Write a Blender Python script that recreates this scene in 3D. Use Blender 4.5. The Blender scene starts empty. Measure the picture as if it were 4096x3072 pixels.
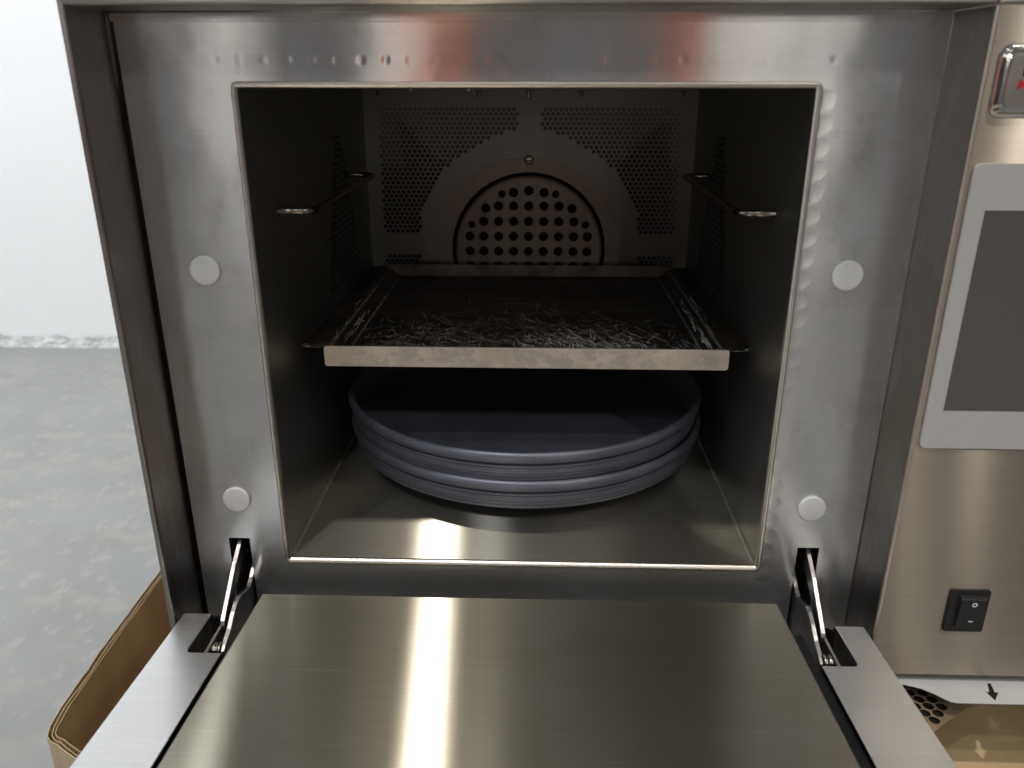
import bpy, bmesh, math, random
from mathutils import Vector, Matrix, noise
random.seed(7)
S = bpy.context.scene
COL = S.collection

# ------------------------------------------------------------------ camera
CAM = dict(f=3204.79, x=0.0082, y=-0.4773, z=0.3183, p=0.3644, yaw=-0.0305, r=0.0008)
cd = bpy.data.cameras.new("camera")
cam = bpy.data.objects.new("camera", cd)
COL.objects.link(cam)
cd.sensor_width = 36.0
cd.lens = CAM['f'] / 4096 * 36.0
cd.clip_start = 0.01
cd.clip_end = 100
_p, _y, _r = CAM['p'], CAM['yaw'], CAM['r']
F = Vector((math.sin(_y) * math.cos(_p), math.cos(_y) * math.cos(_p), -math.sin(_p)))
R0 = Vector((math.cos(_y), -math.sin(_y), 0))
U0 = R0.cross(F)
R1 = math.cos(_r) * R0 + math.sin(_r) * U0
U1 = -math.sin(_r) * R0 + math.cos(_r) * U0
cam.matrix_world = Matrix(((R1.x, U1.x, -F.x, CAM['x']), (R1.y, U1.y, -F.y, CAM['y']),
                           (R1.z, U1.z, -F.z, CAM['z']), (0, 0, 0, 1)))
cd.dof.use_dof = True
cd.dof.focus_distance = 0.60
cd.dof.aperture_fstop = 10
S.camera = cam

# ------------------------------------------------------------------ world: soft indoor light
W = bpy.data.worlds.new("World")
S.world = W
W.use_nodes = True
wn = W.node_tree.nodes
wl = W.node_tree.links
bg = wn['Background']
tc = wn.new('ShaderNodeTexCoord')
sp = wn.new('ShaderNodeSeparateXYZ')
wl.new(tc.outputs['Generated'], sp.inputs[0])
cr = wn.new('ShaderNodeValToRGB')
mr = wn.new('ShaderNodeMapRange')
mr.inputs[1].default_value = -1
mr.inputs[2].default_value = 1
wl.new(sp.outputs['Z'], mr.inputs[0])
wl.new(mr.outputs[0], cr.inputs[0])
cr.color_ramp.elements[0].position = 0.46
cr.color_ramp.elements[0].color = (0.190, 0.196, 0.205, 1)
cr.color_ramp.elements[1].position = 1.0
cr.color_ramp.elements[1].color = (0.29, 0.30, 0.31, 1)
e = cr.color_ramp.elements.new(0.7)
e.color = (0.190, 0.196, 0.205, 1)
wl.new(cr.outputs[0], bg.inputs['Color'])
bg.inputs['Strength'].default_value = 0.62

# ------------------------------------------------------------------ unseen lamps: inferred hall lamps plus added fill lamps
def lamp(loc, power, size, color, target=(0, 0, 0), size_y=None, name="unseen_lamp"):
    l = bpy.data.lights.new(name, 'AREA')
    l.energy = power
    l.color = color
    l.shape = 'RECTANGLE' if size_y else 'DISK'
    l.size = size
    if size_y:
        l.size_y = size_y
    o = bpy.data.objects.new(name, l)
    COL.objects.link(o)
    o.location = loc
    d = Vector(target) - Vector(loc)
    o.rotation_euler = d.to_track_quat('-Z', 'Y').to_euler()
    return o
WARM = (1.0, 0.94, 0.85)
COOL = (0.93, 0.97, 1.0)
lamp((-0.54, -1.03, 4.0), 74, 0.12, WARM)
lamp((2.55, -4.2, 3.5), 40, 0.14, WARM)
lamp((-0.35, -4.6, 4.1), 28, 0.3, COOL)
lamp((2.0, -1.7, 4.0), 22, 0.16, WARM)  # unseen lamp added to brighten the right door frame
lamp((-1.9, -2.6, 4.0), 26, 0.16, COOL)
lamp((0.25, -2.5, 2.0), 24, 0.4, WARM, target=(0.1, -3.6, 0.3))  # unseen lamp added to light the orange boxes
# unseen far lights added to draw vertical streaks on the face steel
for fx in (-4.6, -2.1, 2.55, 3.25, 4.1):
    lamp((fx, -12.0, 1.5), 14, 0.08, WARM, target=(0, 0, 0.3), size_y=1.2, name="added_streak_light")
# two unseen spots added to brighten the back wall and the side wall
for wx, wy, tx, ty in ((-2.3, 0.75, -2.3, 2.6), (-2.4, -1.6, -4.4, -1.6)):
    sl_ = bpy.data.lights.new("wall_fill_spot", 'SPOT')
    sl_.energy = 620
    sl_.color = COOL
    sl_.spot_size = math.radians(105)
    sl_.spot_blend = 0.7
    sl_.shadow_soft_size = 0.25
    so = bpy.data.objects.new("wall_fill_spot", sl_)
    COL.objects.link(so)
    so.location = (wx, wy, 3.6)
    so.rotation_euler = (Vector((tx, ty, 0.7)) - Vector(so.location)).to_track_quat('-Z', 'Y').to_euler()

S.view_settings.view_transform = 'Standard'
S.view_settings.look = 'None'
S.view_settings.exposure = -0.12
S.view_settings.gamma = 1.0

# ------------------------------------------------------------------ materials
def new_mat(name):
    m = bpy.data.materials.new(name)
    m.use_nodes = True
    nt = m.node_tree
    return m, nt, nt.nodes['Principled BSDF']

def N(nt, t, **kw):
    n = nt.nodes.new('ShaderNode' + t)
    for k, v in kw.items():
        setattr(n, k, v)
    return n

def tex_noise(nt, vec, scale, detail=3, rough=0.5):
    n = N(nt, 'TexNoise')
    n.inputs['Scale'].default_value = scale
    n.inputs['Detail'].default_value = detail
    n.inputs['Roughness'].default_value = rough
    nt.links.new(vec, n.inputs['Vector'])
    return n.outputs['Fac']

def mapped(nt, scale=(1, 1, 1), src=None, loc=(0, 0, 0), rot=(0, 0, 0)):
    if src is None:
        src = N(nt, 'TexCoord').outputs['Object']
    mp = N(nt, 'Mapping')
    mp.inputs['Scale'].default_value = scale
    mp.inputs['Location'].default_value = loc
    mp.inputs['Rotation'].default_value = rot
    nt.links.new(src, mp.inputs['Vector'])
    return mp.outputs['Vector']

def rng(nt, v, a, b, c, d):
    m = N(nt, 'MapRange')
    m.inputs[1].default_value = a
    m.inputs[2].default_value = b
    m.inputs[3].default_value = c
    m.inputs[4].default_value = d
    nt.links.new(v, m.inputs[0])
    return m.outputs[0]

def mth(nt, op, a, b=None, c=None):
    m = N(nt, 'Math', operation=op)
    for i, v in enumerate((a, b, c)):
        if v is None:
            continue
        if isinstance(v, (int, float)):
            m.inputs[i].default_value = v
        else:
            nt.links.new(v, m.inputs[i])
    return m.outputs[0]

def mixc(nt, fac, a, b):
    m = N(nt, 'Mix', data_type='RGBA')
    if isinstance(fac, (int, float)):
        m.inputs[0].default_value = fac
    else:
        nt.links.new(fac, m.inputs[0])
    for i, v in ((6, a), (7, b)):
        if isinstance(v, tuple):
            m.inputs[i].default_value = (*v[:3], 1)
        else:
            nt.links.new(v, m.inputs[i])
    return m.outputs[2]

def steel(name, color=(0.60, 0.585, 0.56), a_long=0.42, a_short=0.045, grain='x', haze=0.18, haze_rough=0.5,
          bump=0.10, smudge=0.008, wave=0.0, dimples=False, stain_or_sheen=None, wear=0.0, iso=True):
    """brushed steel: grain = brushing direction; a_long / a_short = spread of the highlight across / along it"""
    m, nt, b = new_mat(name)
    L = nt.links
    obj = N(nt, 'TexCoord').outputs['Object']
    ai = 'xyz'.index(grain)
    sc = [650.0] * 3
    sc[ai] = 12.0
    g1 = tex_noise(nt, mapped(nt, tuple(sc), obj), 1.0, 2, 0.6)
    sc2 = [1900.0] * 3
    sc2[ai] = 60.0
    g2 = tex_noise(nt, mapped(nt, tuple(sc2), obj), 1.0, 1, 0.5)
    grain_h = mth(nt, 'ADD', mth(nt, 'MULTIPLY', g1, 0.6), mth(nt, 'MULTIPLY', g2, 0.4))
    big = tex_noise(nt, mapped(nt, (1, 1, 1), obj), 16.0, 5, 0.62)
    sc3 = [60.0] * 3
    sc3[ai] = 5.0
    band = tex_noise(nt, mapped(nt, tuple(sc3), obj), 1.0, 3, 0.55)
    dark = tuple(c * 0.93 for c in color)
    lite = tuple(min(1, c * 1.05) for c in color)
    c = mixc(nt, rng(nt, grain_h, 0.3, 0.7, 0, 1), dark, lite)
    c = mixc(nt, mth(nt, 'MULTIPLY', rng(nt, band, 0.45, 0.75, 0, 1), 0.18), c, tuple(x * 0.86 for x in color))
    if stain_or_sheen:
        s = tex_noise(nt, mapped(nt, stain_or_sheen[1], obj), 1.0, 5, 0.65)
        c = mixc(nt, mth(nt, 'MULTIPLY', rng(nt, s, 0.50, 0.68, 0, 1), stain_or_sheen[2]), c, stain_or_sheen[0])
    if dimples:
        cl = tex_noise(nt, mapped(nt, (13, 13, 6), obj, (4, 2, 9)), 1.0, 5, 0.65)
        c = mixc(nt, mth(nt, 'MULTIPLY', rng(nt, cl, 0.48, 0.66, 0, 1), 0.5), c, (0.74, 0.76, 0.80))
        c2_ = tex_noise(nt, mapped(nt, (40, 40, 30), obj, (1, 5, 2)), 1.0, 6, 0.7)
        c = mixc(nt, mth(nt, 'MULTIPLY', rng(nt, c2_, 0.54, 0.66, 0, 1), 0.35), c, (0.36, 0.35, 0.34))
    if wear:
        # fine crossing hairline scratches and sparse specks of dirt
        for k, (rot, sc_l, off) in enumerate(((0.5, 9, 3), (-0.9, 12, 11), (1.3, 14, 23))):
            hl_ = tex_noise(nt, mapped(nt, (sc_l, 520, 520), obj, (off, off, 0), (0, 0, rot)), 1.0, 1, 0.5)
            c = mixc(nt, mth(nt, 'MULTIPLY', rng(nt, hl_, 0.735, 0.76, 0, 1), wear * 0.5), c, tuple(min(1, x * 1.5) for x in color))
        spk = tex_noise(nt, mapped(nt, (1, 1, 1), obj, (7, 1, 0)), 260.0, 1, 0.5)
        c = mixc(nt, mth(nt, 'MULTIPLY', rng(nt, spk, 0.80, 0.82, 0, 1), wear), c, tuple(x * 0.35 for x in color))
    # brushed sheet: a narrow lobe across, a wide one perpendicular to the brushing, plus a little isotropic haze
    nt.nodes.remove(b)
    al = math.sqrt(a_long * a_short)
    ga = N(nt, 'BsdfAnisotropic', distribution='BECKMANN')
    kv = mth(nt, 'ADD', mth(nt, 'MULTIPLY', rng(nt, big, 0.3, 0.7, -1.0, 1.0), smudge), math.sqrt(al))
    L.new(mth(nt, 'MAXIMUM', kv, 0.05), ga.inputs['Roughness'])
    ga.inputs['Anisotropy'].default_value = 1.0 - a_short / al
    tv = N(nt, 'CombineXYZ')
    for i in range(3):
        tv.inputs[i].default_value = 1.0 if i == ai else 0.0
    L.new(tv.outputs[0], ga.inputs['Tangent'])
    gi = N(nt, 'BsdfAnisotropic', distribution='GGX')
    if iso:
        gi.inputs['Roughness'].default_value = haze_rough
        gi.inputs['Anisotropy'].default_value = 0.0
    else:
        a2l, a2s = 0.55, max(0.055, a_short * 3)
        gi.inputs['Roughness'].default_value = math.sqrt(math.sqrt(a2l * a2s))
        gi.inputs['Anisotropy'].default_value = 1.0 - a2s / math.sqrt(a2l * a2s)
        L.new(tv.outputs[0], gi.inputs['Tangent'])
    L.new(c, ga.inputs['Color'])
    L.new(c, gi.inputs['Color'])
    mx = N(nt, 'MixShader')
    mx.inputs[0].default_value = haze
    L.new(ga.outputs[0], mx.inputs[1])
    L.new(gi.outputs[0], mx.inputs[2])
    L.new(mx.outputs[0], nt.nodes['Material Output'].inputs['Surface'])
    bp = N(nt, 'Bump')
    bp.inputs['Strength'].default_value = bump
    bp.inputs['Distance'].default_value = 0.0003
    L.new(grain_h, bp.inputs['Height'])
    last = bp.outputs[0]
    if wave:
        wv = tex_noise(nt, mapped(nt, (1, 1, 1), obj), 14.0, 1.5, 0.4)
        b2 = N(nt, 'Bump')
        b2.inputs['Strength'].default_value = 1.0
        b2.inputs['Distance'].default_value = wave
        L.new(wv, b2.inputs['Height'])
        L.new(last, b2.inputs['Normal'])
        last = b2.outputs[0]
    if dimples:
        s = N(nt, 'SeparateXYZ')
        L.new(obj, s.inputs[0])
        X, Z = s.outputs['X'], s.outputs['Z']
        rnd = tex_noise(nt, mapped(nt, (1, 1, 1), obj), 30.0, 0, 0.5)
        def dots(along, across, pitch, line, rad, phase=0.0, sharp_edge=False):
            fr = mth(nt, 'FRACT', mth(nt, 'ADD', mth(nt, 'DIVIDE', along, pitch), phase))
            du = mth(nt, 'MULTIPLY', mth(nt, 'SUBTRACT', fr, 0.5), pitch)
            dv = mth(nt, 'SUBTRACT', across, line)
            d2 = mth(nt, 'ADD', mth(nt, 'MULTIPLY', du, du), mth(nt, 'MULTIPLY', dv, dv))
            h = mth(nt, 'SUBTRACT', 1.0, mth(nt, 'DIVIDE', d2, rad * rad))
            h = mth(nt, 'MAXIMUM', h, 0.0)
            return h if sharp_edge else mth(nt, 'MULTIPLY', h, h)
        ax = mth(nt, 'ABSOLUTE', X)
        inx = mth(nt, 'LESS_THAN', ax, 0.175)
        inz = mth(nt, 'MULTIPLY', mth(nt, 'LESS_THAN', Z, 0.313), mth(nt, 'GREATER_THAN', Z, -0.01))
        h1 = mth(nt, 'MULTIPLY', dots(X, Z, 0.0137, 0.3277, 0.0034, 0.1), inx)
        amp = rng(nt, rnd, 0.40, 0.66, 0.10, 0.36)
        h1 = mth(nt, 'MULTIPLY', h1, amp)
        right = mth(nt, 'GREATER_THAN', X, 0.0)
        h2 = mth(nt, 'MULTIPLY', dots(Z, X, 0.0127, 0.1682, 0.0055, 0.3, True), inz)
        h3 = mth(nt, 'MULTIPLY', dots(Z, mth(nt, 'MULTIPLY', X, -1.0), 0.0127, 0.1712, 0.0048, 0.6), inz)
        h3 = mth(nt, 'MULTIPLY', mth(nt, 'MULTIPLY', h3, amp), 0.22)
        ht = mth(nt, 'ADD', mth(nt, 'MULTIPLY', h2, 0.85), mth(nt, 'ADD', h1, h3))
        b3 = N(nt, 'Bump', invert=True)
        b3.inputs['Strength'].default_value = 1.0
        b3.inputs['Distance'].default_value = 0.00022
        L.new(ht, b3.inputs['Height'])
        L.new(last, b3.inputs['Normal'])
        last = b3.outputs[0]
    L.new(last, ga.inputs['Normal'])
    L.new(last, gi.inputs['Normal'])
    return m

def plain(name, color, rough=0.5, metallic=0.0, noise_scale=0, var=0.2, bump=0.0, bscale=200, spec=0.5):
    m, nt, b = new_mat(name)
    obj = N(nt, 'TexCoord').outputs['Object']
    n1 = tex_noise(nt, mapped(nt, (1, 1, 1), obj), noise_scale or 60.0, 4, 0.6)
    c = mixc(nt, rng(nt, n1, 0.3, 0.7, 0, 1), tuple(x * (1 - var) for x in color), tuple(min(1, x * (1 + var)) for x in color))
    nt.links.new(c, b.inputs['Base Color'])
    b.inputs['Roughness'].default_value = rough
    b.inputs['Metallic'].default_value = metallic
    b.inputs['Specular IOR Level'].default_value = spec
    if bump:
        n2 = tex_noise(nt, mapped(nt, (1, 1, 1), obj), bscale, 3, 0.6)
        bp = N(nt, 'Bump')
        bp.inputs['Distance'].default_value = bump
        nt.links.new(n2, bp.inputs['Height'])
        nt.links.new(bp.outputs[0], b.inputs['Normal'])
    return m

M_face = steel('face_steel', color=(0.60, 0.605, 0.61), a_long=0.13, a_short=0.020, haze=0.40, haze_rough=0.58, dimples=True, wave=0.0011,
               stain_or_sheen=((0.42, 0.39, 0.36), (14, 14, 14), 0.35))
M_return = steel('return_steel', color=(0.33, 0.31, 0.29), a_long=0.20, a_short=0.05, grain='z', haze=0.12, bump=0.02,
                 stain_or_sheen=((0.44, 0.46, 0.54), (30, 30, 9), 0.6))  # pale bluish patches: a reflection painted into the return's colour
M_panel = steel('panel_steel', color=(0.37, 0.328, 0.28), a_long=0.36, a_short=0.012, haze=0.40, smudge=0.0, iso=False, wave=0.0001)
M_door = steel('door_steel', color=(0.42, 0.388, 0.315), a_long=0.56, a_short=0.011, haze=0.22, smudge=0.0, wear=0.6, iso=False,
               stain_or_sheen=((0.47, 0.45, 0.40), (10, 22, 10), 0.4))
M_frame = steel('door_frame_steel', color=(0.70, 0.69, 0.68), a_long=0.46, a_short=0.05, haze=0.35, wear=0.5, wave=0.0005)
M_rim = steel('rim_steel', color=(0.62, 0.59, 0.54), a_long=0.12, a_short=0.12, haze=0.1, bump=0.0)
M_cav = steel('cavity_steel', color=(0.40, 0.39, 0.36), a_long=0.35, a_short=0.08, haze=0.45, bump=0.05)
M_cavfloor = steel('cavity_floor_steel', color=(0.40, 0.375, 0.325), a_long=0.75, a_short=0.013, haze=0.30, smudge=0.0, wear=0.6, iso=False)
M_back = steel('back_plate_steel', color=(0.175, 0.18, 0.17), a_long=0.35, a_short=0.3, haze=0.3, bump=0.05)
M_fan = plain('browned_fan_steel', (0.27, 0.235, 0.20), 0.6, 0.25, 40, 0.15)
M_dark = plain('near_black_steel', (0.026, 0.025, 0.023), 0.6, 0.5)  # near-black steel behind gaps, slots and perforations
M_slotdark = plain('slot_dark_steel', (0.10, 0.095, 0.09), 0.5, 0.8, 80, 0.5)
M_wire = plain('chromed_wire', (0.24, 0.22, 0.20), 0.24, 1.0)
M_arm = plain('hinge_steel', (0.72, 0.70, 0.68), 0.30, 1.0, 150, 0.15, 0.0002, 300)
M_armside = plain('hinge_side_steel', (0.20, 0.19, 0.20), 0.45, 1.0, 120, 0.3)
M_button = plain('grey_silicone', (0.56, 0.57, 0.57), 0.55, 0.0, 600, 0.03, 0.00006, 1500)
M_black = plain('black_plastic', (0.012, 0.012, 0.013), 0.38, 0.0, 300, 0.1, 0.00004, 2500)
M_gap = plain('dark_choke_plastic', (0.012, 0.012, 0.014), 0.8, spec=0.15)
M_white = plain('white_print', (0.72, 0.78, 0.82), 0.5)
M_glass = plain('pale_grey_glass', (0.44, 0.44, 0.43), 0.16, 0.0, 3, 0.02)
M_chrome = plain('chrome', (0.80, 0.78, 0.74), 0.08, 1.0)
M_pewter = plain('pewter', (0.55, 0.51, 0.45), 0.30, 1.0)
M_weld = plain('weld_metal', (0.42, 0.40, 0.36), 0.45, 0.6, 200, 0.2)
M_red = plain('red_enamel', (0.55, 0.02, 0.025), 0.3)
M_orange = plain('orange_plastic', (0.85, 0.16, 0.05), 0.5, 0.0, 2, 0.1)

def screen_mat():
    m, nt, b = new_mat('screen_off')
    obj = N(nt, 'TexCoord').outputs['Object']
    b.inputs['Base Color'].default_value = (0.095, 0.091, 0.082, 1)
    b.inputs['Roughness'].default_value = 0.20
    n2 = tex_noise(nt, mapped(nt, (1, 1, 1), obj), 1800, 1, 0.5)
    bp = N(nt, 'Bump')
    bp.inputs['Distance'].default_value = 0.00002
    nt.links.new(n2, bp.inputs['Height'])
    nt.links.new(bp.outputs[0], b.inputs['Normal'])
    return m
M_screen = screen_mat()

def pan_mat():
    m, nt, b = new_mat('blue_grey_anodised')
    obj = N(nt, 'TexCoord').outputs['Object']
    n1 = tex_noise(nt, mapped(nt, (1, 1, 8), obj), 25, 5, 0.65)
    c = mixc(nt, rng(nt, n1, 0.35, 0.7, 0, 1), (0.128, 0.138, 0.178), (0.165, 0.176, 0.220))
    streak = tex_noise(nt, mapped(nt, (25, 25, 900), obj), 1, 3, 0.7)
    c = mixc(nt, mth(nt, 'MULTIPLY', rng(nt, streak, 0.62, 0.68, 0, 1), 0.5), c, (0.10, 0.10, 0.13))
    nt.links.new(c, b.inputs['Base Color'])
    b.inputs['Metallic'].default_value = 0.45
    n3 = tex_noise(nt, mapped(nt, (1, 1, 1), obj), 1200, 2, 0.5)
    nt.links.new(rng(nt, n1, 0.3, 0.7, 0.34, 0.48), b.inputs['Roughness'])
    bp = N(nt, 'Bump')
    bp.inputs['Distance'].default_value = 0.00012
    nt.links.new(n3, bp.inputs['Height'])
    nt.links.new(bp.outputs[0], b.inputs['Normal'])
    return m
M_pan = pan_mat()

def tray_top_mat():
    m, nt, b = new_mat('seasoned_black_tray')
    L = nt.links
    obj = N(nt, 'TexCoord').outputs['Object']
    n1 = tex_noise(nt, mapped(nt, (1, 1, 1), obj), 22, 5, 0.65)
    c = mixc(nt, rng(nt, n1, 0.40, 0.72, 0, 1), (0.013, 0.012, 0.012), (0.050, 0.034, 0.018))
    fine = tex_noise(nt, mapped(nt, (1, 1, 1), obj), 420, 3, 0.7)
    c = mixc(nt, rng(nt, fine, 0.66, 0.74, 0, 0.5), c, (0.30, 0.29, 0.28))
    L.new(c, b.inputs['Base Color'])
    b.inputs['Metallic'].default_value = 0.3
    L.new(rng(nt, n1, 0.3, 0.7, 0.30, 0.5), b.inputs['Roughness'])
    bp = N(nt, 'Bump')
    bp.inputs['Distance'].default_value = 0.0002
    L.new(fine, bp.inputs['Height'])
    L.new(bp.outputs[0], b.inputs['Normal'])
    return m
M_tray = tray_top_mat()

def tray_side_mat():
    m, nt, b = new_mat('worn_aluminium_edge')
    L = nt.links
    obj = N(nt, 'TexCoord').outputs['Object']
    n1 = tex_noise(nt, mapped(nt, (1, 1, 1.6), obj), 45, 5, 0.7)
    n2 = tex_noise(nt, mapped(nt, (1, 1, 1.3), obj, (3, 0, 0)), 70, 7, 0.7)
    c = mixc(nt, rng(nt, n1, 0.40, 0.62, 0, 1), (0.50, 0.44, 0.38), (0.60, 0.54, 0.47))
    c = mixc(nt, rng(nt, n2, 0.52, 0.56, 0, 0.7), c, (0.40, 0.385, 0.37))
    n3 = tex_noise(nt, mapped(nt, (1, 1, 1), obj, (9, 0, 0)), 18, 3, 0.5)
    c = mixc(nt, rng(nt, n3, 0.62, 0.7, 0, 0.5), c, (0.42, 0.31, 0.13))
    L.new(c, b.inputs['Base Color'])
    b.inputs['Metallic'].default_value = 0.35
    b.inputs['Roughness'].default_value = 0.55
    return m
M_trayside = tray_side_mat()
M_scratch = plain('bare_scratch_metal', (0.62, 0.62, 0.62), 0.6, 0.0, 90, 0.6)
M_scratchbrown = plain('brown_scratch', (0.50, 0.33, 0.15), 0.5, 0.2, 90, 0.4)

def concrete():
    m, nt, b = new_mat('stained_concrete')
    L = nt.links
    obj = N(nt, 'TexCoord').outputs['Object']
    v = mapped(nt, (1, 1, 1), obj)
    n1 = tex_noise(nt, v, 5.0, 6, 0.6)
    n2 = tex_noise(nt, mapped(nt, (1, 1.6, 1), obj, (5, 2, 0)), 11.0, 5, 0.55)
    n3 = tex_noise(nt, mapped(nt, (1.6, 1, 1), obj, (1, 7, 0)), 26.0, 3, 0.5)
    n4 = tex_noise(nt, mapped(nt, (1, 1, 1), obj, (3, 3, 0)), 240.0, 3, 0.6)
    c = mixc(nt, rng(nt, n1, 0.38, 0.62, 0, 1), (0.215, 0.221, 0.210), (0.240, 0.246, 0.248))
    c = mixc(nt, rng(nt, n2, 0.50, 0.62, 0, 0.8), c, (0.280, 0.264, 0.243))
    c = mixc(nt, rng(nt, n3, 0.58, 0.68, 0, 0.6), c, (0.325, 0.312, 0.298))
    c = mixc(nt, rng(nt, n4, 0.3, 0.7, 0, 0.35), c, (0.22, 0.225, 0.215))
    L.new(c, b.inputs['Base Color'])
    b.inputs['Roughness'].default_value = 0.45
    bp = N(nt, 'Bump')
    bp.inputs['Distance'].default_value = 0.001
    L.new(n3, bp.inputs['Height'])
    L.new(bp.outputs[0], b.inputs['Normal'])
    return m
M_floor = concrete()

def cardboard(name, color, dark):
    m, nt, b = new_mat(name)
    L = nt.links
    obj = N(nt, 'TexCoord').outputs['Object']
    n1 = tex_noise(nt, mapped(nt, (1, 1, 0.3), obj), 18, 4, 0.6)
    n2 = tex_noise(nt, mapped(nt, (300, 300, 20), obj), 1, 2, 0.5)
    c = mixc(nt, rng(nt, n1, 0.35, 0.65, 0, 1), dark, color)
    c = mixc(nt, rng(nt, n2, 0.4, 0.6, 0, 0.25), c, tuple(x * 0.8 for x in color))
    L.new(c, b.inputs['Base Color'])
    b.inputs['Roughness'].default_value = 0.85
    return m
M_card = cardboard('brown_cardboard', (0.46, 0.32, 0.17), (0.38, 0.26, 0.135))
M_cardedge = cardboard('pale_cardboard_edge', (0.50, 0.40, 0.26), (0.40, 0.30, 0.18))

def wood():
    m, nt, b = new_mat('pale_plywood')
    L = nt.links
    obj = N(nt, 'TexCoord').outputs['Object']
    w = N(nt, 'TexWave', wave_type='BANDS', bands_direction='DIAGONAL')
    w.inputs['Scale'].default_value = 5
    w.inputs['Distortion'].default_value = 9
    w.inputs['Detail'].default_value = 3
    L.new(mapped(nt, (1, 3, 1), obj, rot=(0, 0, 0.6)), w.inputs['Vector'])
    n1 = tex_noise(nt, mapped(nt, (60, 400, 60), obj, rot=(0, 0, 0.9)), 1, 3, 0.6)
    c = mixc(nt, rng(nt, w.outputs['Fac'], 0.0, 1.0, 0, 1), (0.52, 0.38, 0.20), (0.60, 0.45, 0.25))
    c = mixc(nt, rng(nt, n1, 0.35, 0.65, 0, 0.35), c, (0.44, 0.31, 0.15))
    L.new(c, b.inputs['Base Color'])
    b.inputs['Roughness'].default_value = 0.6
    return m
M_wood = wood()

def wallpaint(name, col):
    m, nt, b = new_mat(name)
    obj = N(nt, 'TexCoord').outputs['Object']
    n1 = tex_noise(nt, mapped(nt, (1, 1, 1), obj), 2.0, 4, 0.6)
    c = mixc(nt, rng(nt, n1, 0.3, 0.7, 0, 1), tuple(x * 0.97 for x in col), col)
    nt.links.new(c, b.inputs['Base Color'])
    b.inputs['Roughness'].default_value = 0.8
    return m
M_wall = wallpaint('white_wall_paint', (0.84, 0.85, 0.87))
M_mortar = plain('rough_grey_mortar', (0.43, 0.44, 0.43), 0.9, 0.0, 30, 0.25, 0.002, 60)

# ------------------------------------------------------------------ mesh helpers
def link(name, me, mats, parent=None, smooth=False, kind=None):
    o = bpy.data.objects.new(name, me)
    COL.objects.link(o)
    if not isinstance(mats, (list, tuple)):
        mats = [mats]
    if not me.materials:
        for m in mats:
            me.materials.append(m)
    if parent:
        o.parent = parent
    if smooth:
        for p in me.polygons:
            p.use_smooth = True
    if kind:
        o['kind'] = kind
    return o

def mesh(name, verts, faces, mats, parent=None, smooth=False, kind=None, idx=None):
    me = bpy.data.meshes.new(name)
    me.from_pydata([tuple(v) for v in verts], [], faces)
    me.update()
    o = link(name, me, mats, parent, smooth, kind)
    if idx:
        for p, i in zip(me.polygons, idx):
            p.material_index = i
    return o

def bevel(o, w, seg=2, ang=40):
    m = o.modifiers.new('edge', 'BEVEL')
    m.width = w
    m.segments = seg
    m.limit_method = 'ANGLE'
    m.angle_limit = math.radians(ang)
    return o

def box(name, lo, hi, mat, parent=None, bev=0, seg=2):
    x0, y0, z0 = lo
    x1, y1, z1 = hi
    v = [(x0, y0, z0), (x1, y0, z0), (x1, y1, z0), (x0, y1, z0), (x0, y0, z1), (x1, y0, z1), (x1, y1, z1), (x0, y1, z1)]
    f = [(0, 3, 2, 1), (4, 5, 6, 7), (0, 1, 5, 4), (1, 2, 6, 5), (2, 3, 7, 6), (3, 0, 4, 7)]
    o = mesh(name, v, f, mat, parent)
    if bev:
        bevel(o, bev, seg)
        for p in o.data.polygons:
            p.use_smooth = False
    return o

def prism(name, pts, axis, a, b, mat, parent=None, bev=0):
    """extrude a closed 2D outline along an axis; pts are in the other two axes in order"""
    n = len(pts)
    def put(p, t):
        if axis == 'x':
            return (t, p[0], p[1])
        if axis == 'y':
            return (p[0], t, p[1])
        return (p[0], p[1], t)
    v = [put(p, a) for p in pts] + [put(p, b) for p in pts]
    f = [tuple(range(n)), tuple(reversed(range(n, 2 * n)))]
    for i in range(n):
        j = (i + 1) % n
        f.append((i, i + n, j + n, j))
    o = mesh(name, v, f, mat, parent)
    bm = bmesh.new()
    bm.from_mesh(o.data)
    bmesh.ops.recalc_face_normals(bm, faces=bm.faces)
    bm.to_mesh(o.data)
    bm.free()
    if bev:
        bevel(o, bev)
    return o

def plate(name, loops, t, M, mat, parent=None, bev=0):
    """sheet with holes: loops in the local (a, b) plane, thickness t, placed by matrix M"""
    cu = bpy.data.curves.new(name, 'CURVE')
    cu.dimensions = '2D'
    cu.fill_mode = 'BOTH'
    cu.extrude = t / 2
    for lp in loops:
        s = cu.splines.new('POLY')
        s.points.add(len(lp) - 1)
        for i, p in enumerate(lp):
            s.points[i].co = (p[0] * 10, p[1] * 10, 0, 1)
        s.use_cyclic_u = True
    tmp = bpy.data.objects.new('tmp', cu)
    cu.extrude = t / 2 * 10
    COL.objects.link(tmp)
    dg = bpy.context.evaluated_depsgraph_get()
    dg.update()
    me = bpy.data.meshes.new_from_object(tmp.evaluated_get(dg))
    bpy.data.objects.remove(tmp)
    bpy.data.curves.remove(cu)
    me.name = name
    me.transform(M @ Matrix.Scale(0.1, 4))
    bm = bmesh.new()
    bm.from_mesh(me)
    bmesh.ops.remove_doubles(bm, verts=bm.verts, dist=1e-6)
    bmesh.ops.recalc_face_normals(bm, faces=bm.faces)
    bm.to_mesh(me)
    bm.free()
    me.materials.clear()
    o = link(name, me, mat, parent)
    if bev:
        bevel(o, bev)
    return o

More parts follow.
